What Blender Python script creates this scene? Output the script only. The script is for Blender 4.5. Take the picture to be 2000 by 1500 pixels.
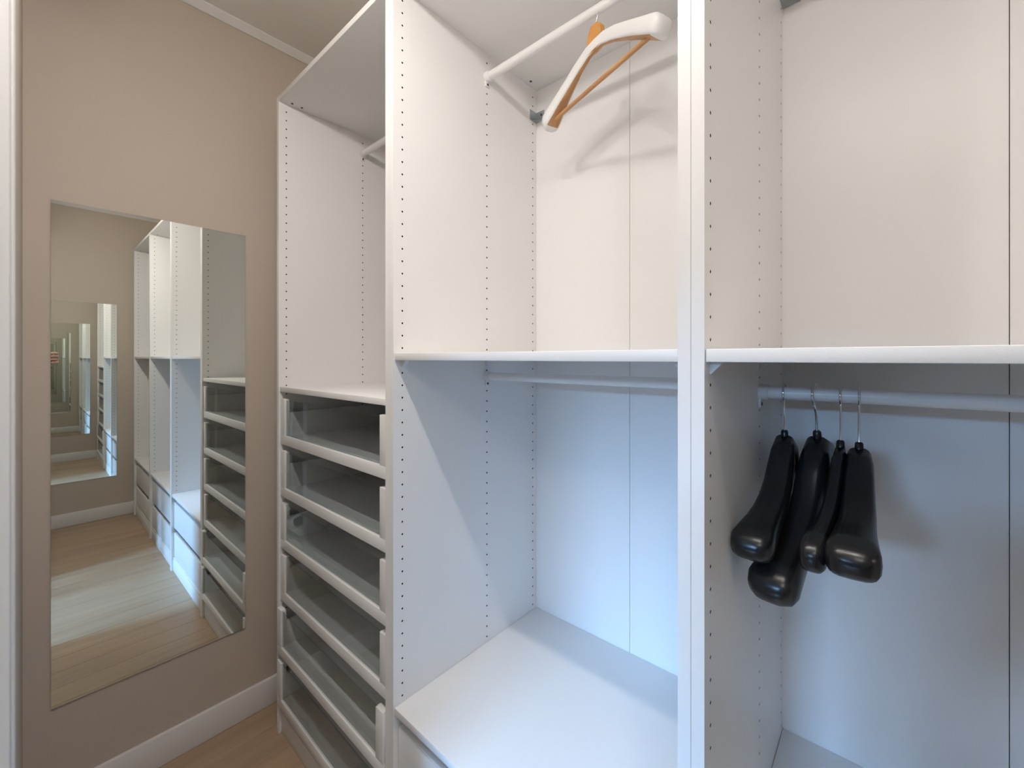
import bpy, bmesh, math, random
from mathutils import Vector, Matrix
random.seed(7)
S = bpy.context.scene
C = S.collection
R = math.radians
for o in list(bpy.data.objects):
    bpy.data.objects.remove(o, do_unlink=True)

# ------------------------------------------------------------------ camera
cam = bpy.data.cameras.new('camera')
camo = bpy.data.objects.new('camera', cam); C.objects.link(camo)
camo.location = (0.953, -0.607, 1.390)
camo.rotation_euler = (R(90), 0, R(41.36))
cam.sensor_width = 36.0
cam.lens = 36.0 * 828.05 / 2000.0
cam.shift_y = (699.5 - 750.0) / 2000.0
cam.clip_start = 0.005
S.camera = camo

# ------------------------------------------------------------------ world, daylight, exposure
w = bpy.data.worlds.new('sky'); S.world = w; w.use_nodes = True
wb = w.node_tree.nodes['Background']
wb.inputs[0].default_value = (0.45, 0.62, 1.0, 1); wb.inputs[1].default_value = 0.25
S.view_settings.view_transform = 'Standard'
S.view_settings.look = 'None'
S.view_settings.gamma = 1.0
S.view_settings.use_curve_mapping = False
S.view_settings.exposure = 0.12
S.cycles.max_bounces = 14
S.cycles.glossy_bounces = 10
S.cycles.diffuse_bounces = 6
S.cycles.transmission_bounces = 10
S.cycles.sample_clamp_indirect = 6.0

LAMP_POWER = 8.9
LAMP_FILL = 2.2
HALL_FILL = 20.0
LAMP_COL = (1.0, 0.965, 0.93)
DAY_POWER = 3200.0
DAY_COL = (0.31, 0.58, 1.0)
LAMPS = [   # heads of the ceiling bar: x, aim, share of the power
    [(0.25, (-.65, .20, -1), 1.65), (0.51, (-.10, .35, -1), 1.0), (0.79, (0, .35, -1), .55), (1.06, (.75, .0, -1), 1.9)]]
LAMP_Y, LAMP_Z = -0.50, 2.415

# daylight: the patch of sky that shines down through the window of the room behind the doorway
dl = bpy.data.lights.new('daylight', 'AREA'); dl.shape = 'RECTANGLE'; dl.size = 3.0; dl.size_y = 2.6
dl.energy = DAY_POWER; dl.color = DAY_COL
dlo = bpy.data.objects.new('daylight', dl); C.objects.link(dlo)
dlo.location = (0.55, -7.0, 3.7); dlo.rotation_euler = (R(70), 0, 0)   # faces +y and slightly down

# ------------------------------------------------------------------ materials
def mat(name, col, rough=0.5, metal=0.0, spec=0.5, bump=0.0, bscale=400, var=0.0, vscale=6, trans=0.0, ior=1.45, coat=0.0):
    m = bpy.data.materials.new(name); m.use_nodes = True
    nt = m.node_tree; b = nt.nodes['Principled BSDF']
    b.inputs['Base Color'].default_value = (*col, 1)
    b.inputs['Roughness'].default_value = rough
    b.inputs['Metallic'].default_value = metal
    b.inputs['Specular IOR Level'].default_value = spec
    b.inputs['Transmission Weight'].default_value = trans
    b.inputs['IOR'].default_value = ior
    b.inputs['Coat Weight'].default_value = coat
    tc = nt.nodes.new('ShaderNodeTexCoord')
    if bump > 0:
        n = nt.nodes.new('ShaderNodeTexNoise'); n.inputs['Scale'].default_value = bscale; n.inputs['Detail'].default_value = 3
        nt.links.new(tc.outputs['Object'], n.inputs['Vector'])
        bp = nt.nodes.new('ShaderNodeBump'); bp.inputs['Strength'].default_value = bump; bp.inputs['Distance'].default_value = 0.001
        nt.links.new(n.outputs['Fac'], bp.inputs['Height']); nt.links.new(bp.outputs['Normal'], b.inputs['Normal'])
    if var > 0:
        n2 = nt.nodes.new('ShaderNodeTexNoise'); n2.inputs['Scale'].default_value = vscale; n2.inputs['Detail'].default_value = 4
        nt.links.new(tc.outputs['Object'], n2.inputs['Vector'])
        mx = nt.nodes.new('ShaderNodeMix'); mx.data_type = 'RGBA'
        mx.inputs[6].default_value = (*[c * (1 - var) for c in col], 1)
        mx.inputs[7].default_value = (*[min(1, c * (1 + var)) for c in col], 1)
        nt.links.new(n2.outputs['Fac'], mx.inputs[0]); nt.links.new(mx.outputs[2], b.inputs['Base Color'])
    return m

def wood_mat(name, dark, light, scale=(2, 30, 30), rough=0.4, rand=0.0, bump=0.15):
    m = bpy.data.materials.new(name); m.use_nodes = True
    nt = m.node_tree; L = nt.links; b = nt.nodes['Principled BSDF']
    tc = nt.nodes.new('ShaderNodeTexCoord'); mp = nt.nodes.new('ShaderNodeMapping'); mp.inputs['Scale'].default_value = scale
    oi = nt.nodes.new('ShaderNodeObjectInfo')
    L.new(tc.outputs['Object'], mp.inputs['Vector'])
    n = nt.nodes.new('ShaderNodeTexNoise'); n.noise_dimensions = '4D'
    n.inputs['Scale'].default_value = 1.0; n.inputs['Detail'].default_value = 6; n.inputs['Distortion'].default_value = 0.6
    mu = nt.nodes.new('ShaderNodeMath'); mu.operation = 'MULTIPLY'; mu.inputs[1].default_value = 37.0
    L.new(oi.outputs['Random'], mu.inputs[0]); L.new(mu.outputs[0], n.inputs['W'])
    L.new(mp.outputs['Vector'], n.inputs['Vector'])
    r = nt.nodes.new('ShaderNodeValToRGB'); r.color_ramp.elements[0].position = 0.3; r.color_ramp.elements[1].position = 0.72
    r.color_ramp.elements[0].color = (*dark, 1); r.color_ramp.elements[1].color = (*light, 1)
    L.new(n.outputs['Fac'], r.inputs['Fac'])
    hs = nt.nodes.new('ShaderNodeHueSaturation')
    mr = nt.nodes.new('ShaderNodeMapRange'); mr.inputs[3].default_value = 1 - rand; mr.inputs[4].default_value = 1 + rand
    L.new(oi.outputs['Random'], mr.inputs[0]); L.new(mr.outputs[0], hs.inputs['Value'])
    L.new(r.outputs['Color'], hs.inputs['Color']); L.new(hs.outputs['Color'], b.inputs['Base Color'])
    b.inputs['Roughness'].default_value = rough
    bp = nt.nodes.new('ShaderNodeBump'); bp.inputs['Strength'].default_value = bump; bp.inputs['Distance'].default_value = 0.001
    L.new(n.outputs['Fac'], bp.inputs['Height']); L.new(bp.outputs['Normal'], b.inputs['Normal'])
    return m

def emis(name, col, st):
    m = bpy.data.materials.new(name); m.use_nodes = True
    b = m.node_tree.nodes['Principled BSDF']
    b.inputs['Base Color'].default_value = (*col, 1); b.inputs['Emission Color'].default_value = (*col, 1); b.inputs['Emission Strength'].default_value = st
    return m

def clear_pane(name, tint=(.95, .97, .97), ior=1.2):
    m = bpy.data.materials.new(name); m.use_nodes = True; nt = m.node_tree
    for n in list(nt.nodes): nt.nodes.remove(n)
    o = nt.nodes.new('ShaderNodeOutputMaterial'); mx = nt.nodes.new('ShaderNodeMixShader'); t = nt.nodes.new('ShaderNodeBsdfTransparent')
    g = nt.nodes.new('ShaderNodeBsdfGlossy'); g.inputs['Roughness'].default_value = 0.02; fr = nt.nodes.new('ShaderNodeFresnel'); fr.inputs['IOR'].default_value = ior
    t.inputs['Color'].default_value = (*tint, 1)
    gm = nt.nodes.new('ShaderNodeNewGeometry'); iv = nt.nodes.new('ShaderNodeMath'); iv.operation = 'SUBTRACT'; iv.inputs[0].default_value = 1.0
    mu = nt.nodes.new('ShaderNodeMath'); mu.operation = 'MULTIPLY'
    nt.links.new(gm.outputs['Backfacing'], iv.inputs[1]); nt.links.new(iv.outputs[0], mu.inputs[0]); nt.links.new(fr.outputs[0], mu.inputs[1])
    nt.links.new(mu.outputs[0], mx.inputs[0]); nt.links.new(t.outputs[0], mx.inputs[1]); nt.links.new(g.outputs[0], mx.inputs[2]); nt.links.new(mx.outputs[0], o.inputs['Surface'])
    return m

M = dict(
    lam=mat('white_laminate', (0.84, 0.83, 0.82), 0.34, bump=0.12, bscale=700),
    foil=mat('white_foil_back', (0.84, 0.83, 0.82), 0.34, bump=0.16, bscale=500),
    drill=mat('drilled_chipboard', (0.035, 0.028, 0.022), 0.9),
    wall=mat('beige_wall_paint', (0.56, 0.482, 0.408), 0.75, bump=0.25, bscale=180, var=0.015, vscale=3),
    white=mat('white_paint', (0.78, 0.76, 0.74), 0.45, bump=0.05, bscale=200),
    ceil=mat('white_ceiling_paint', (0.88, 0.86, 0.83), 0.8, bump=0.1, bscale=200),
    plank=wood_mat('oak_plank', (0.365, 0.255, 0.165), (0.45, 0.325, 0.215), (22, 1.6, 22), 0.38, 0.10),
    sub=mat('dark_underlay', (0.10, 0.075, 0.05), 0.9, var=0.1),
    mirror=mat('mirror_silver', (0.885, 0.92, 0.89), 0.0, metal=1.0),
    medge=mat('mirror_glass_edge', (0.20, 0.22, 0.20), 0.25),
    glass=clear_pane('drawer_glass', (.80, .825, .83), 1.6),
    rod=mat('white_rod_lacquer', (0.80, 0.79, 0.78), 0.28),
    plast=mat('white_plastic', (0.78, 0.77, 0.76), 0.35),
    steel=mat('galvanised_steel', (0.42, 0.45, 0.47), 0.38, metal=0.9, var=0.1, vscale=60),
    chrome=mat('chrome_wire', (0.75, 0.75, 0.76), 0.14, metal=1.0),
    screw=mat('dark_screw', (0.10, 0.09, 0.08), 0.4, metal=0.6),
    black=mat('black_plastic', (0.012, 0.012, 0.013), 0.27, bump=0.05, bscale=300),
    hwhite=mat('hanger_white', (0.80, 0.80, 0.79), 0.38, bump=0.06, bscale=300),
    hwood=wood_mat('hanger_beech', (0.42, 0.20, 0.075), (0.56, 0.30, 0.13), (14, 60, 60), 0.42, 0.05),
    hneck=wood_mat('hanger_orange_wood', (0.55, 0.24, 0.055), (0.68, 0.33, 0.09), (20, 90, 30), 0.40, 0.0),
    lampw=mat('lamp_white_metal', (0.75, 0.75, 0.75), 0.35),
    lens_and_fill=emis('lamp_lens', (1.0, 0.9, 0.78), 12.0),
    hall=mat('hall_wall_paint', (0.72, 0.70, 0.68), 0.8, var=0.01),
    pane=clear_pane('window_pane'),
    ink=mat('grey_print', (0.12, 0.12, 0.13), 0.5),
)

# ------------------------------------------------------------------ helpers
def link(name, me, parent=None, loc=(0, 0, 0)):
    o = bpy.data.objects.new(name, me); C.objects.link(o); o.location = loc
    if parent: o.parent = parent
    return o
def tag(o, label=None, cat=None, group=None, kind=None):
    if label: o['label'] = label
    if cat: o['category'] = cat
    if group: o['group'] = group
    if kind: o['kind'] = kind
    return o
def empty(name, loc=(0, 0, 0)):
    o = bpy.data.objects.new(name, None); C.objects.link(o); o.location = loc; o.empty_display_size = .05
    return o
def smooth(me, ang=35):
    for p in me.polygons: p.use_smooth = True
    try: me.set_sharp_from_angle(angle=R(ang))
    except Exception: pass
def fin(bm, name, m, parent=None, loc=(0, 0, 0), sm=False, ang=35):
    bmesh.ops.recalc_face_normals(bm, faces=bm.faces[:])
    me = bpy.data.meshes.new(name); bm.to_mesh(me); bm.free()
    for x in (m if isinstance(m, (list, tuple)) else [m]): me.materials.append(x)
    if sm: smooth(me, ang)
    return link(name, me, parent, loc)
def addbox(bm, x0, x1, y0, y1, z0, z1, bev=0.0, seg=2):
    v = [bm.verts.new((x, y, z)) for x in (x0, x1) for y in (y0, y1) for z in (z0, z1)]
    q = [(0, 1, 3, 2), (4, 6, 7, 5), (0, 4, 5, 1), (2, 3, 7, 6), (0, 2, 6, 4), (1, 5, 7, 3)]
    f = [bm.faces.new([v[i] for i in t]) for t in q]
    if bev > 0:
        es = list({e for t in f for e in t.edges})
        bmesh.ops.bevel(bm, geom=es, offset=bev, segments=seg, profile=.5, affect='EDGES', clamp_overlap=True)
    return bm
def box(name, x0, x1, y0, y1, z0, z1, m, parent=None, bev=0.0, loc=(0, 0, 0)):
    bm = bmesh.new(); addbox(bm, x0, x1, y0, y1, z0, z1, bev)
    return fin(bm, name, m, parent, loc, sm=bev > 0, ang=50)
def addtube(bm, pts, rad, n=12, cap=True):
    pts = [Vector(p) for p in pts]; rings = []
    up = None
    for i, p in enumerate(pts):
        t = (pts[min(i + 1, len(pts) - 1)] - pts[max(i - 1, 0)]).normalized()
        if up is None:
            up = Vector((0, 0, 1)) if abs(t.z) < .9 else Vector((1, 0, 0))
        s = t.cross(up).normalized(); up = s.cross(t).normalized()
        r = rad[i] if isinstance(rad, (list, tuple)) else rad
        rings.append([bm.verts.new(p + s * r * math.cos(2 * math.pi * k / n) + up * r * math.sin(2 * math.pi * k / n)) for k in range(n)])
    for a, b in zip(rings, rings[1:]):
        for k in range(n): bm.faces.new((a[k], a[(k + 1) % n], b[(k + 1) % n], b[k]))
    if cap: bm.faces.new(rings[0][::-1]); bm.faces.new(rings[-1])
    return bm
def tube(name, pts, rad, m, parent=None, n=12, loc=(0, 0, 0)):
    bm = bmesh.new(); addtube(bm, pts, rad, n); return fin(bm, name, m, parent, loc, sm=True, ang=50)
def loft(bm, rings, cap=True):
    rs = [[bm.verts.new(p) for p in r] for r in rings]; n = len(rs[0])
    for a, b in zip(rs, rs[1:]):
        for k in range(n): bm.faces.new((a[k], a[(k + 1) % n], b[(k + 1) % n], b[k]))
    if cap: bm.faces.new(rs[0][::-1]); bm.faces.new(rs[-1])
def lerp_tab(tab, s):
    if s <= tab[0][0]: return tab[0][1:]
    for a, b in zip(tab, tab[1:]):
        if s <= b[0]:
            t = (s - a[0]) / (b[0] - a[0]); t2 = t * t * (3 - 2 * t) * .35 + t * .65
            return tuple(x + (y - x) * t2 for x, y in zip(a[1:], b[1:]))
    return tab[-1][1:]

# ------------------------------------------------------------------ room
XL, XR, YF, YB, ZC = -0.909, 2.315, -0.622, 0.615, 2.674
DX0, DX1, DZ = 0.255, 1.215, 2.05        # doorway in the wall opposite the wardrobes
def struct(o): o['kind'] = 'structure'; return o
fl = struct(box('floor', XL - .1, XR + .1, YF - .10, YB + .1, -.06, -.012, M['sub']))
px = XL; k = 0
while px < XR - .01:
    pw = min(.128, XR - px)
    bm = bmesh.new(); addbox(bm, .0004, pw - .0004, YF - .09, YB, -.0125, 0, .0009, 1)
    fin(bm, 'plank', M['plank'], fl, (px, 0, 0)); px += .128; k += 1
struct(box('ceiling', XL - .1, XR + .1, YF - .12, YB + .1, ZC, ZC + .05, M['ceil']))
struct(box('wall_left', XL - .1, XL, YF - .12, YB + .1, -.01, ZC, M['wall']))
struct(box('wall_right', XR, XR + .1, YF - .12, YB + .1, -.01, ZC, M['wall']))
struct(box('wall_back', XL, XR, YB, YB + .1, -.01, ZC, M['wall']))
bm = bmesh.new()
addbox(bm, XL, DX0, YF - .12, YF, -.01, ZC); addbox(bm, DX1, XR, YF - .12, YF, -.01, ZC); addbox(bm, DX0, DX1, YF - .12, YF, DZ, ZC)
struct(fin(bm, 'wall_front', M['wall']))
# door lining and casing
bm = bmesh.new()
addbox(bm, DX0 - .001, DX0 + .016, YF - .13, YF + .001, 0, DZ, .003); addbox(bm, DX1 - .016, DX1 + .001, YF - .13, YF + .001, 0, DZ, .003)
addbox(bm, DX0 + .016, DX1 - .016, YF - .13, YF + .001, DZ - .016, DZ + .001, .003)
struct(fin(bm, 'trim_1', M['white'], sm=True))
bm = bmesh.new()
addbox(bm, DX0 - .06, DX0 - .0012, YF, YF + .0035, 0, DZ + .06, .0015); addbox(bm, DX1 + .0012, DX1 + .06, YF, YF + .0035, 0, DZ + .06, .0015)
addbox(bm, DX0 - .0012, DX1 + .0012, YF, YF + .0035, DZ + .0012, DZ + .06, .0015)
struct(fin(bm, 'trim_2', M['white'], sm=True))
# ceiling cove strips
def cove(name, a, b, nrm):
    a, b, nrm = Vector(a), Vector(b), Vector(nrm); prof = [(0, 0), (.026, 0), (.026, -.004), (.006, -.026), (0, -.026)]
    bm = bmesh.new(); loft(bm, [[p + nrm * u + Vector((0, 0, v)) for u, v in prof] for p in (a, b)])
    return struct(fin(bm, name, M['white']))
cove('trim_3', (XL, YF, ZC), (XL, YB, ZC), (1, 0, 0)); cove('trim_4', (XR, YF, ZC), (XR, YB, ZC), (-1, 0, 0))
cove('trim_5', (XL + .026, YF, ZC), (XR - .026, YF, ZC), (0, 1, 0))
def base(name, x0, x1, y0, y1):
    return struct(box(name, x0, x1, y0, y1, 0, .108, M['white'], bev=.003))
base('baseboard_left', XL, XL + .014, YF, YB); base('baseboard_right', XR - .014, XR, YF, YB)
base('baseboard_front', XL + .014, DX0 - .06, YF, YF + .010); base('baseboard_front.001', DX1 + .06, XR - .014, YF, YF + .010)

# the room behind the doorway, with the window the daylight comes from
HY = -3.4
struct(box('floor_hall', -1.2, 2.7, HY, YF - .14, -.06, 0, M['plank']))
struct(box('ceiling_hall', -1.2, 2.7, HY, YF - .12, ZC, ZC + .05, M['ceil']))
struct(box('wall_hall_left', -1.3, -1.2, HY, YF - .12, 0, ZC, M['hall'])); struct(box('wall_hall_right', 2.7, 2.8, HY, YF - .12, 0, ZC, M['hall']))
bm = bmesh.new(); WX0, WX1, WZ0, WZ1 = .20, 1.30, .62, 2.02
addbox(bm, -1.3, WX0, HY - .1, HY, 0, ZC); addbox(bm, WX1, 2.8, HY - .1, HY, 0, ZC); addbox(bm, WX0, WX1, HY - .1, HY, 0, WZ0); addbox(bm, WX0, WX1, HY - .1, HY, WZ1, ZC)
struct(fin(bm, 'wall_hall_far', M['hall']))
win = struct(empty('window_1', (.75, HY - .05, WZ0)))
bm = bmesh.new()
for a in ((-.55, -.51, 0, 1.4), (.51, .55, 0, 1.4), (-.51, .51, 0, .04), (-.51, .51, 1.36, 1.4), (-.02, .02, .04, 1.36)):
    addbox(bm, a[0], a[1], -.03, .03, a[2], a[3], .003)
fin(bm, 'window_frame', M['white'], win)
box('pane', -.51, -.02, -.004, .004, .04, 1.36, M['pane'], win); box('pane', .02, .51, -.004, .004, .04, 1.36, M['pane'], win)

# unseen globe lamp, added behind the doorway as fill for the lower compartments
hl = empty('fill_lamp', (1.45, -1.70, ZC)); tag(hl, 'added fill globe on the ceiling of the room behind the doorway', 'lamp')
tube('ceiling_rose', [(0, 0, 0), (0, 0, -.018), (0, 0, -.022)], [.06, .058, .045], M['lampw'], hl, 24)
tube('stem', [(0, 0, -.020), (0, 0, -.068)], .008, M['lampw'], hl, 10)
bm = bmesh.new(); bmesh.ops.create_uvsphere(bm, u_segments=28, v_segments=18, radius=.15, matrix=Matrix.Translation((0, 0, -.215))); fin(bm, 'fill_globe', emis('fill_globe_glow', LAMP_COL, HALL_FILL), hl, sm=True)

# ------------------------------------------------------------------ wardrobes
T, DEP, H, YBK = .018, .586, 2.360, .588
ROWS = (.027, .336, .566); ZT = 2.312
def side_panel(name, x0, x1, face, parent, rows=ROWS, z_lo=.11):
    """panel slab; the face at x=face carries three rows of drilled shelf-pin holes"""
    bm = bmesh.new(); other = x0 if face == x1 else x1; d = -1 if face == x1 else 1
    V = lambda y, z, x=face: bm.verts.new((x, y, z))
    def quad(pts, mi=0):
        f = bm.faces.new([V(*p) for p in pts]); f.material_index = mi; return f
    y0, y1, hw, pit, r = .0, DEP, .008, .032, .0026
    nh = int((ZT - z_lo) / pit) + 1; zb = ZT - (nh - 1) * pit - pit / 2; zt = ZT + pit / 2
    edges = [y0] + [e for q in rows for e in (q - hw, q + hw)] + [y1]
    for i in range(0, len(edges), 2):
        quad([(edges[i], 0), (edges[i + 1], 0), (edges[i + 1], H), (edges[i], H)])
    for q in rows:
        quad([(q - hw, 0), (q + hw, 0), (q + hw, zb), (q - hw, zb)]); quad([(q - hw, zt), (q + hw, zt), (q + hw, H), (q - hw, H)])
        for k in range(nh):
            zc = ZT - k * pit; h = pit / 2
            outer = [(q + hw, zc), (q + hw, zc + h), (q, zc + h), (q - hw, zc + h), (q - hw, zc), (q - hw, zc - h), (q, zc - h), (q + hw, zc - h)]
            inner = [(q + r * math.cos(a * math.pi / 4), zc + r * math.sin(a * math.pi / 4)) for a in range(8)]
            ov = [V(*p) for p in outer]; iv = [V(*p) for p in inner]; dv = [V(p[0], p[1], face + d * .010) for p in inner]
            for a in range(8):
                b = (a + 1) % 8
                bm.faces.new((ov[a], ov[b], iv[b], iv[a]))
                f = bm.faces.new((iv[a], iv[b], dv[b], dv[a])); f.material_index = 1
            f = bm.faces.new(dv); f.material_index = 1
    e = .0012   # small eased front edge
    quad([(y0, 0, other), (y1, 0, other), (y1, H, other), (y0, H, other)])
    quad([(y0, 0, face), (y0, H, face), (y0, H, other), (y0, 0, other)]); quad([(y1, 0, face), (y1, H, face), (y1, H, other), (y1, 0, other)])
    quad([(y0, H, face), (y1, H, face), (y1, H, other), (y0, H, other)]); quad([(y0, 0, face), (y1, 0, face), (y1, 0, other), (y0, 0, other)])
    me = bpy.data.meshes.new(name)
    # orient by hand: cheap normal recalculation works per island, so weld first
    bmesh.ops.remove_doubles(bm, verts=bm.verts[:], dist=1e-6)
    bmesh.ops.recalc_face_normals(bm, faces=bm.faces[:])
    bm.to_mesh(me); bm.free(); me.materials.append(M['lam']); me.materials.append(M['drill'])
    return link(name, me, parent)

def rod(parent, x0, x1, z, y=.336):
    r = tube('hanging_rod', [(x0 + .004, y, z), (x1 - .004, y, z)], .0125, M['rod'], parent, 24)
    for xa, s in ((x0, 1), (x1, -1)):
        bm = bmesh.new()
        addtube(bm, [(xa, y, z), (xa + s * .015, y, z), (xa + s * .0165, y, z)], [.0155, .0155, .0145], 20)
        addbox(bm, min(xa, xa + s * .004), max(xa, xa + s * .004), y - .009, y + .009, z - .030, z - .010, .001)
        h = fin(bm, 'rod_holder', M['plast'], r, sm=True)
        b2 = bmesh.new(); addtube(b2, [(xa + s * .004, y, z - .023), (xa + s * .0056, y, z - .023)], [.0038, .0034], 10)
        fin(b2, 'screw', M['screw'], r)
    return r

def bracket(parent, x, y, z, s=1):
    bm = bmesh.new()
    addbox(bm, x, x + s * .0016, y - .036, y, z - .018, z + .018, .0004); addbox(bm, x, x + s * .036, y - .0016, y, z - .018, z + .018, .0004)
    # stiffening gusset of the pressed steel angle
    a = [(x + s * .0016, y - .026, z - .018), (x + s * .026, y - .0016, z - .018), (x + s * .0016, y - .0016, z - .018)]
    v1 = [bm.verts.new(p) for p in a]; v2 = [bm.verts.new((p[0], p[1], p[2] + .0016)) for p in a]
    bm.faces.new(v1); bm.faces.new(v2)
    for i in range(3): bm.faces.new((v1[i], v1[(i + 1) % 3], v2[(i + 1) % 3], v2[i]))
    b = fin(bm, 'corner_bracket', M['steel'], parent)
    t = bmesh.new(); addtube(t, [(x + s * .024, y - .0016, z + .004), (x + s * .024, y - .0030, z + .004)], .0042, 12)
    fin(t, 'screw', M['screw'], b)

def shelf(parent, name, x0, x1, ztop, y0=.004):
    o = box(name, x0 + .0008, x1 - .0008, y0, DEP, ztop - T, ztop, M['lam'], parent, bev=.0009)
    return o
def shelf_clips(sh, x0, x1, zund, ys=(.030, .336)):
    for y in ys:
        for xa, s in ((x0, 1), (x1, -1)):
            bm = bmesh.new()
            pr = [(0, 0), (.016, 0), (.014, -.004), (.0015, -.017), (0, -.017)]
            loft(bm, [[(xa + s * u, y + yy, zund + v) for u, v in pr] for yy in (-.006, .006)])
            fin(bm, 'shelf_clip', M['plast'], sh)

def drawer_box(parent, x0, x1, yf, z0, z1):
    """white drawer: bottom, two sides and back"""
    bm = bmesh.new(); yb = yf + .53; t = .012
    addbox(bm, x0 + .020, x1 - .020, yf + .016, yb, z0 + .022, z0 + .030)
    addbox(bm, x0 + .018, x0 + .018 + t, yf + .016, yb, z0 + .018, z1 - .050, .001); addbox(bm, x1 - .018 - t, x1 - .018, yf + .016, yb, z0 + .018, z1 - .050, .001)
    addbox(bm, x0 + .018 + t, x1 - .018 - t, yb - t, yb, z0 + .030, z1 - .050, .001)
    return fin(bm, 'drawer', M['lam'], parent, sm=True)

def glass_drawer(parent, x0, x1, yf, z0, z1):
    d = drawer_box(parent, x0, x1, yf, z0, z1)
    x0 += .003; x1 -= .003; st, rl, th = .035, .034, .017
    bm = bmesh.new(); ya, yb = yf, yf + th
    # U-shaped frame: bottom rail and two stiles, mitre-free
    addbox(bm, x0, x1, ya, yb, z0, z0 + rl, .0012); addbox(bm, x0, x0 + st, ya, yb, z0 + rl - .001, z1, .0012); addbox(bm, x1 - st, x1, ya, yb, z0 + rl - .001, z1, .0012)
    # stepped lip that carries the pane
    addbox(bm, x0 + st - .001, x1 - st + .001, ya + .0085, yb, z0 + rl - .001, z0 + rl + .004, .0006)
    addbox(bm, x0 + st - .001, x0 + st + .004, ya + .0085, yb, z0 + rl, z1 - .003, .0006); addbox(bm, x1 - st - .004, x1 - st + .001, ya + .0085, yb, z0 + rl, z1 - .003, .0006)
    fin(bm, 'front_frame', M['lam'], d, sm=True, ang=50)
    box('glass_pane', x0 + st - .004, x1 - st + .004, ya + .0042, ya + .0082, z0 + rl - .004, z1 - .004, M['glass'], d)
    return d
def plain_drawer(parent, x0, x1, yf, z0, z1):
    d = drawer_box(parent, x0, x1, yf, z0, z1 + .02)
    box('drawer_front', x0 + .003, x1 - .003, yf, yf + .016, z0, z1, M['lam'], d, bev=.0012)
    return d

def wardrobe(name, X, W, label, rods=(), detail=True):
    root = empty(name, (X, 0, 0)); tag(root, label, 'wardrobe', 'white wardrobes in one row')
    x0, x1 = 0.0003, W - .0003; i0, i1 = T, W - T
    side_panel('side_panel', x0, i0, i0, root); side_panel('side_panel', i1, x1, i1, root)
    tp = box('top_panel', i0, i1, .0, DEP, H - T, H, M['lam'], root, bev=.0008)
    box('bottom_panel', i0, i1, .012, DEP, .070, .088, M['lam'], root, bev=.0008)
    box('plinth', i0, i1, .010, .026, 0, .069, M['lam'], root, bev=.0008)
    mid = W / 2
    box('back_panel', i0 - .004, mid - .0007, DEP + .0006, DEP + .0046, .06, H - .004, M['foil'], root)
    box('back_panel', mid + .0007, i1 + .004, DEP + .0006, DEP + .0046, .06, H - .004, M['foil'], root)
    for (sx, sy) in ((.020, .040), (.020, .075), (.020, .41), (.020, .53), (-.020, .040), (-.020, .41), (-.020, .53)):
        xs = i0 + sx if sx > 0 else i1 + sx
        b = bmesh.new(); addtube(b, [(xs, sy, H - T), (xs, sy, H - T - .0012)], [.0045, .0040], 12); fin(b, 'screw', M['screw'], tp)
    bracket(root, i0, DEP, 2.245, 1); bracket(root, i1, DEP, 2.245, -1)
    for z in rods: rod(root, i0, i1, z)
    return root, i0, i1

W = .75
# the drawer wardrobe next to the mirror wall
ro, i0, i1 = wardrobe('wardrobe', -W, W, 'tall white open wardrobe with six glass-fronted drawers, next to the mirror', rods=(2.266,))
sh = shelf(ro, 'shelf', i0, i1, 1.284)
for k in range(6):
    zb = 1.072 - .192 * k; yo = .006 if k < 4 else -.006
    glass_drawer(ro, i0, i1, yo, zb, zb + .168)
ZL = .503
def hanging_unit(X, label, rods):
    ro, i0, i1 = wardrobe('wardrobe', X, W, label, rods=rods)
    sh = shelf(ro, 'shelf', i0, i1, 1.4025, .003); shelf_clips(sh, i0, i1, 1.4025 - T)
    shelf(ro, 'shelf', i0, i1, ZL, .003)
    plain_drawer(ro, i0, i1, .014, .282, .450); plain_drawer(ro, i0, i1, .014, .096, .250)
    return ro
hanging_unit(0, 'tall white open wardrobe with one white hanger on its upper rod', (2.266, 1.334))
hanging_unit(W, 'tall white open wardrobe with four black hangers on its lower rod', (2.266, 1.324))
hanging_unit(2 * W, 'empty white wardrobe at the far end of the row, seen in the mirror', (2.266, 1.324))

# ------------------------------------------------------------------ mirrors
def wall_mirror(x, s, y0, y1, z0, z1, label):
    bm = bmesh.new(); addbox(bm, min(x, x + s * .005), max(x, x + s * .005), y0, y1, z0, z1)
    bm.normal_update()
    for f in bm.faces:
        c = f.calc_center_median(); f.material_index = 0 if abs(c.x - (x + s * .005)) < 1e-5 else 1
    o = fin(bm, 'wall_mirror', [M['mirror'], M['medge']]); tag(o, label, 'mirror', 'frameless wall mirrors')
    return o
wall_mirror(XL, 1, -.567, -.058, .3466, 1.8626, 'tall frameless mirror on the beige wall beside the drawers')
wall_mirror(XR, -1, -.600, -.105, .36, 1.86, 'frameless mirror on the far end wall, seen reflected in the other mirror')

# ------------------------------------------------------------------ hangers
def hook_pts(h, rr, stub):
    """wire hook in the local s-z plane; rod axis at (0,0), wire starts at z=-h"""
    pts = [(0, 0, -h), (0, 0, -h + stub)]
    c = Vector((0, 0, 0)); a0 = -70
    p0 = Vector((rr * math.cos(R(a0 + 0)) * 1.0, 0, rr * math.sin(R(a0))))
    for t in (.35, .7): pts.append(tuple(Vector(pts[1]).lerp(p0 + Vector((.002, 0, 0)), t)))
    for a in range(a0, 205, 14): pts.append((rr * math.cos(R(a)), 0, rr * math.sin(R(a))))
    return [(p[0], 0.0, p[2]) for p in pts]

def place(root, x, y, z, dirv, tilt=0.0):
    """local +s (x axis) is turned to the direction dirv in plan; tilt lowers the +s end"""
    root.location = (x, y, z); root.rotation_euler = (0, R(tilt), math.atan2(dirv[1], dirv[0]))

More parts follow.
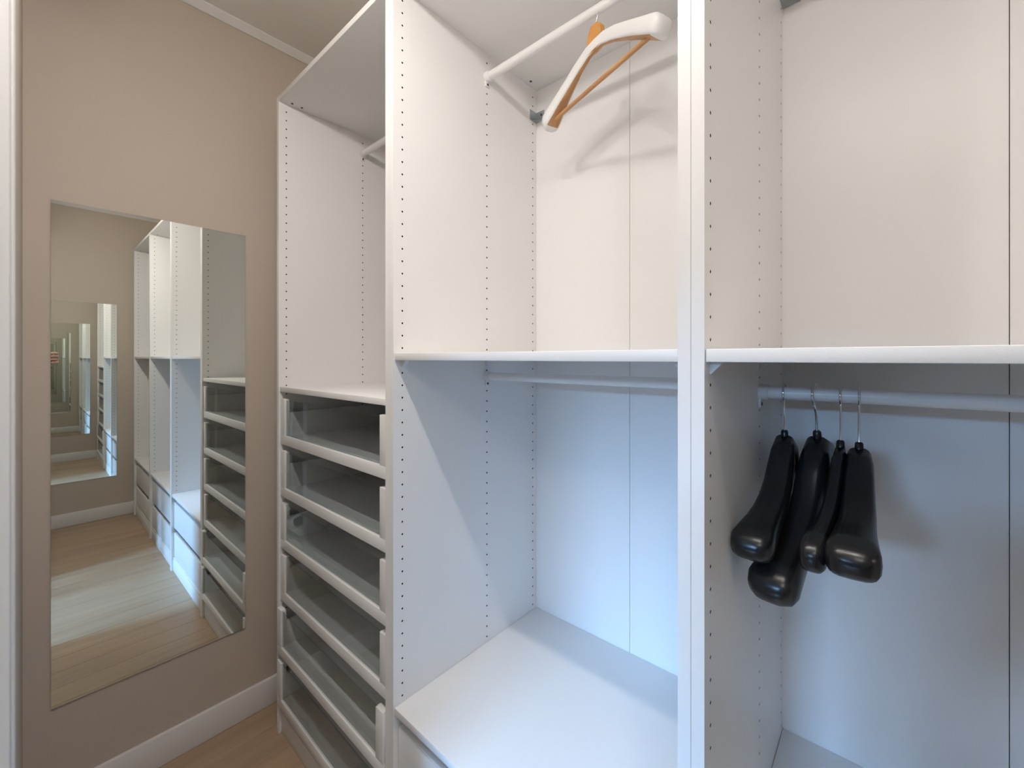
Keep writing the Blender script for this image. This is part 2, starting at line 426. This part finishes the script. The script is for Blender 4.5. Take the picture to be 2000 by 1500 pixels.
def black_hanger(x, y, z, dirv, tilt, label, thin=False, h=.078, sc=1.0, far=1.0):
    root = empty('clothes_hanger'); tag(root, label, 'hanger', 'black clothes hangers on one rod')
    k = .52 if thin else 1.0
    tab = [(0, -.028, .017, .027, 0), (.016, -.039, .019, .028, 0), (.032, -.059, .020, .027, .001), (.055, -.085, .021, .024, .002), (.085, -.106, .022, .022, .003), (.12, -.121, .023, .021, .005), (.15, -.131, .025, .022, .007),
           (.18, -.139, .028, .024, .009), (.203, -.145, .030, .025, .010), (.216, -.149, .027, .020, .010), (.224, -.152, .018, .012, .010), (.226, -.153, .006, .004, .010)]
    def slope(s):
        i = [j for j, t in enumerate(tab) if abs(t[0] - abs(s)) < 1e-9][0]
        if i == 0: return 0.0
        p, q = tab[i - 1], tab[min(i + 1, len(tab) - 1)]
        return (p[1] - q[1]) / (q[0] - p[0])
    rings = []; n = 20
    sv = [-t[0] for t in tab[::-1]][:-1] + [0] + [t[0] for t in tab[1:]]
    for s in sv:
        zc, wx, hz, yy = [t for t in tab if abs(t[0] - abs(s)) < 1e-9][0][1:]
        # local slope so that the section stands square to the arm
        a = math.atan(slope(s)) * (1 if s > 0 else -1)
        ring = []
        for q in range(n):
            th = 2 * math.pi * q / n; c, sn = math.cos(th), math.sin(th)
            e = .62
            u = wx * k * math.copysign(abs(c) ** e, c); v = hz * math.copysign(abs(sn) ** e, sn)
            ring.append(((s if s > 0 else s * far) + v * math.sin(a), u - yy * k, -h + zc + v * math.cos(a)))
        rings.append(ring)
    bm = bmesh.new(); loft(bm, rings)
    fin(bm, 'shoulder_body', M['black'], root, sm=True, ang=60)
    bm = bmesh.new(); addtube(bm, [(0, 0, -h - .004), (0, 0, -h + .006), (0, 0, -h + .0085)], [.0062, .0058, .0040], 14)
    fin(bm, 'ferrule', M['black'], root, sm=True)
    tube('hook', hook_pts(h - .006, .0160, .030), .0017, M['chrome'], root, 8)
    if thin:
        # trouser clip hook under the near arm
        bm = bmesh.new(); zc = -h - .150
        addtube(bm, [(.200, 0, zc + .02), (.200, 0, zc), (.203, 0, zc - .008), (.208, 0, zc - .010)], .0016, 8)
        addtube(bm, [(.200, 0, zc), (.197, 0, zc - .008), (.192, 0, zc - .010)], .0016, 8)
        fin(bm, 'skirt_hook', M['black'], root, sm=True)
    place(root, x, y, z, dirv, tilt); root.scale = (sc, sc, sc)
    return root
RZ = 1.324
RY = .336
black_hanger(.810, RY, RZ, (-.01, -1), 0, 'black plastic shoulder hanger closest to the wardrobe side panel')
black_hanger(.857, RY, RZ, (-.13, -1), 11, 'black plastic shoulder hanger hanging lowest, second from the side panel', h=.068, sc=1.15, far=.86)
black_hanger(.895, RY, RZ, (-.05, -1), -7, 'slim black hanger with a small skirt hook, between two broad ones', thin=True, h=.086)
black_hanger(.919, RY, RZ, (.05, -1), -9, 'black plastic shoulder hanger furthest from the side panel', h=.086)

def white_hanger():
    root = empty('clothes_hanger'); tag(root, 'white shoulder hanger with orange wooden neck and wooden trouser bar', 'hanger')
    h = .056
    tab = [(0, -.050, .009, .014), (.03, -.052, .009, .015), (.07, -.067, .011, .016), (.11, -.088, .014, .017), (.15, -.111, .019, .018), (.185, -.132, .024, .020), (.205, -.144, .026, .021), (.214, -.152, .023, .019), (.219, -.159, .014, .012)]
    def body(grow, z_off, ends):
        rings = []; n = 20
        tb = [t for t in tab if t[0] <= ends]
        sv = [-t[0] for t in tb[::-1]][:-1] + [0] + [t[0] for t in tb[1:]]
        for s in sv:
            zc, wx, hz = [t for t in tb if abs(t[0] - abs(s)) < 1e-9][0][1:]
            a = .5 * (1 if s > 0 else -1) * min(1, abs(s) / .05); ring = []
            for q in range(n):
                th = 2 * math.pi * q / n; c, sn = math.cos(th), math.sin(th); e = .5
                u = (wx + grow) * math.copysign(abs(c) ** e, c); v = (hz + grow) * math.copysign(abs(sn) ** e, sn)
                ring.append((s + (v + z_off) * math.sin(a), u, -h + zc + .02 + (v + z_off) * math.cos(a)))
            rings.append(ring)
        b = bmesh.new(); loft(b, rings); return b
    fin(body(0, 0, .3), 'shoulder_body', M['hwhite'], root, sm=True, ang=60)
    fin(body(-.0025, -.0032, .21), 'wooden_core', M['hwood'], root, sm=True, ang=60)
    bm = bmesh.new()
    pr = [(-.032, -.044), (-.027, -.024), (-.027, -.012), (-.022, .008), (-.012, .020), (.012, .020), (.022, .008), (.027, -.012), (.027, -.024), (.032, -.044)]
    loft(bm, [[(u, yy, -h + v) for u, v in pr] for yy in (-.0075, .0075)])
    fin(bm, 'wooden_neck', M['hneck'], root)
    tube('trouser_bar', [(-.196, 0, -h - .128), (.196, 0, -h - .128)], .0055, M['hwood'], root, 14)
    tube('hook', hook_pts(h - .020, .0160, .006), .0017, M['chrome'], root, 8)
    place(root, .405, RY, 2.266, (.379, -.14), 0)
white_hanger()

# ------------------------------------------------------------------ ceiling bars with spotlights above the aisle
for bar, lab in zip(LAMPS, ('white ceiling bar with four spotlights above the aisle',)):
    bx = sum(h[0] for h in bar) / len(bar); hl = (bar[-1][0] - bar[0][0]) / 2 + .06
    sp = empty('ceiling_spotlight', (bx, LAMP_Y, ZC)); tag(sp, lab, 'lamp')
    box('mounting_bar', -hl, hl, -.018, .018, -.030, 0, M['lampw'], sp, bev=.003)
    for lx, aim, share in bar:
        a = Vector(aim).normalized(); p = Vector((lx - bx, 0, LAMP_Z - ZC))
        hd = tube('spot_head', [p - a * .085, p - a * .080, p - a * .004], [.022, .030, .034], M['lampw'], sp, 24)
        tube('stem', [(p.x, 0, -.030), p - a * .080], .006, M['lampw'], hd, 10)
        tube('lens', [p - a * .004, p - a * .002], .030, M['lens_and_fill'], hd, 24)
        L = bpy.data.lights.new('spot', 'SPOT'); L.energy = LAMP_POWER * share; L.color = LAMP_COL; L.shadow_soft_size = .02
        L.spot_size = R(158); L.spot_blend = 1.0
        lo = bpy.data.objects.new('spot', L); C.objects.link(lo); lo.parent = sp
        lo.location = p + a * .004; lo.rotation_euler = a.to_track_quat('-Z', 'Y').to_euler()
        # added omnidirectional fill at each head, lifts the ceiling and upper compartments
        L = bpy.data.lights.new('lens_and_fill', 'POINT'); L.energy = LAMP_FILL * share; L.color = LAMP_COL; L.shadow_soft_size = .02
        lo = bpy.data.objects.new('lens_and_fill', L); C.objects.link(lo); lo.parent = sp; lo.location = p + a * .03

# ------------------------------------------------------------------ the person taking the photograph, standing in the doorway
M['skin'] = mat('skin', (0.50, 0.30, 0.22), 0.5, var=0.05, vscale=30)
M['cloth'] = mat('dark_jumper', (0.035, 0.038, 0.038), 0.9, bump=0.4, bscale=300)
M['jeans'] = mat('dark_trousers', (0.02, 0.022, 0.028), 0.9, bump=0.3, bscale=300)
M['hair'] = mat('brown_hair', (0.035, 0.022, 0.014), 0.6, bump=0.5, bscale=200)
M['phone'] = mat('black_phone', (0.01, 0.01, 0.012), 0.15)
def person():
    cp = Vector(camo.location); a = R(41.36)
    f = Vector((-math.sin(a), math.cos(a), 0)); r = Vector((math.cos(a), math.sin(a), 0)); up = Vector((0, 0, 1))
    V, E, RAD = [], [], []
    def add(p, rad, par=None):
        V.append(Vector(p)); RAD.append(rad if isinstance(rad, tuple) else (rad, rad))
        if par is not None: E.append((par, len(V) - 1))
        return len(V) - 1
    B = Vector((1.0, -.95, 0))
    pel = add(B + Vector((0, 0, .90)), (.15, .10)); wst = add(B + Vector((0, 0, 1.06)), (.135, .095), pel)
    che = add(B + Vector((0, .005, 1.24)), (.15, .105), wst); ct = add(B + Vector((0, 0, 1.345)), (.11, .08), che)
    nk = add(B + Vector((-.005, .015, 1.43)), .050, ct); h1 = add(B + Vector((-.01, .035, 1.49)), (.062, .072), nk)
    h2 = add(B + Vector((-.01, .045, 1.56)), (.073, .090), h1); h3 = add(B + Vector((-.01, .035, 1.635)), (.060, .072), h2)
    for sx in (-1, 1):
        hp = add(B + Vector((sx * .09, 0, .83)), .085, pel); kn = add(B + Vector((sx * .10, .02, .47)), .058, hp)
        an = add(B + Vector((sx * .10, -.01, .09)), .040, kn); add(B + Vector((sx * .11, .07, .045)), (.040, .035), an); add(B + Vector((sx * .11, .15, .032)), (.034, .024), len(V) - 1)
    # right arm bent up to the phone
    sh = add((1.150, -.915, 1.350), .058, ct); el = add((1.105, -.640, 1.105), .042, sh); fa = add((1.100, -.600, 1.20), .040, el); wr = add((1.093, -.555, 1.325), .027, fa)
    Epx = cp + r * .135
    pa = add(Epx + r * .014 - f * .018 + up * -.025, (.030, .018), wr)
    pm = add(Epx + r * .018 - f * .010 + up * .012, (.030, .016), pa)
    hand_r = (wr, len(V))
    for dz, ln, rad in ((.030, .060, .0085), (.012, .066, .0088), (-.007, .062, .0085), (-.026, .050, .0078)):
        k0 = add(Epx + r * .017 + f * .010 + up * dz, rad + .001, pm if dz > 0 else pa)
        k1 = add(Epx + r * (.017 - ln * .45) + f * .017 + up * dz, rad, k0); add(Epx + r * (.017 - ln) + f * .013 + up * (dz - .002), rad * .85, k1)
    t0 = add(Epx + r * .004 - f * .026 + up * .000, .0105, pa); t1 = add(Epx - r * .018 - f * .024 + up * .014, .0098, t0); add(Epx - r * .040 - f * .021 + up * .020, .0085, t1)
    # left arm hanging relaxed
    sl = add((.850, -.965, 1.350), .058, ct); e2 = add((.805, -.975, 1.080), .042, sl); w2 = add((.800, -.925, .850), .027, e2); p2 = add((.802, -.912, .785), (.018, .034), w2)
    for dy, ln, rad in ((-.028, .055, .0078), (-.009, .068, .0085), (.010, .072, .0088), (.028, .064, .0085)):
        a0 = add((.804, -.910 + dy, .738), rad + .001, p2); a1 = add((.808, -.905 + dy, .738 - ln * .5), rad, a0); add((.816, -.902 + dy, .738 - ln), rad * .85, a1)
    a0 = add((.818, -.880, .780), .0105, p2); a1 = add((.824, -.866, .750), .0095, a0); add((.828, -.860, .724), .0085, a1)
    me = bpy.data.meshes.new('person_graph'); me.from_pydata(V, E, []); ob = bpy.data.objects.new('person_graph', me); C.objects.link(ob)
    sk = ob.modifiers.new('skin', 'SKIN'); sk.use_smooth_shade = True; sk.branch_smoothing = .35
    if not me.skin_vertices: me.attributes.new('skin', 'FLOAT', 'POINT')
    for i, rr in enumerate(RAD):
        me.skin_vertices[0].data[i].radius = rr; me.skin_vertices[0].data[i].use_root = (i == 0)
    sb = ob.modifiers.new('sub', 'SUBSURF'); sb.levels = 2; sb.render_levels = 2
    dg = bpy.context.evaluated_depsgraph_get(); dg.update()
    bm_ = bpy.data.meshes.new_from_object(ob.evaluated_get(dg)); bm_.name = 'person'
    bpy.data.objects.remove(ob, do_unlink=True)
    bm_.materials.clear()
    for k in ('cloth', 'jeans', 'skin', 'phone'): bm_.materials.append(M[k])
    hr = V[pm]; hl = V[p2]
    for p in bm_.polygons:
        c = p.center; p.use_smooth = True; mi = 0
        if c.z < .93: mi = 1
        if c.z < .075: mi = 3
        if c.z > 1.415 and (c - V[h2]).length < .22: mi = 2
        if (c - hr).length < .085 and c.z > 1.335: mi = 2
        if c.x < .90 and c.z < .835 and (c - hl).length < .15 and abs(c.y + .90) < .08 and c.x < .85: mi = 2
        p.material_index = mi
    o = link('person', bm_); tag(o, 'person in dark clothing holding up a phone, reflected at the mirror edge', 'person')
    H = V[h2]
    b = bmesh.new(); bmesh.ops.create_uvsphere(b, u_segments=24, v_segments=16, radius=1)
    for v in b.verts:
        y = v.co.y; v.co = Vector((v.co.x * .083, v.co.y * .098 - .012, v.co.z * .098 + .028))
        if y > .35 and v.co.z < .06: v.co.y = min(v.co.y, .03)
    for v in b.verts: v.co += H
    fin(b, 'hair', M['hair'], o, sm=True, ang=80)
    tube('nose', [H + Vector((0, .080, .012)), H + Vector((0, .100, -.018)), H + Vector((0, .088, -.026))], [.007, .012, .008], M['skin'], o, 10)
    for sx in (-1, 1): tube('ear', [H + Vector((sx * .070, .0, .018)), H + Vector((sx * .082, -.006, .0)), H + Vector((sx * .072, .0, -.022))], [.008, .013, .007], M['skin'], o, 8)
    tube('mouth', [H + Vector((-.022, .076, -.050)), H + Vector((0, .084, -.050)), H + Vector((.022, .076, -.050))], [.003, .006, .003], M['skin'], o, 8)
    for sx in (-1, 1):
        b = bmesh.new(); bmesh.ops.create_uvsphere(b, u_segments=10, v_segments=8, radius=.010, matrix=Matrix.Translation(H + Vector((sx * .030, .078, .008)))); fin(b, 'eye', M['phone'], o, sm=True)
    # the phone, held landscape, its lens end at the photographer's viewpoint
    ph = box('phone', -.020, .135, -.011, -.003, -.037, .037, M['phone'], bev=.003)
    ph.location = cp; ph.rotation_euler = (0, 0, a)
    tag(ph, 'black phone held sideways in the raised hand', 'phone')
person()
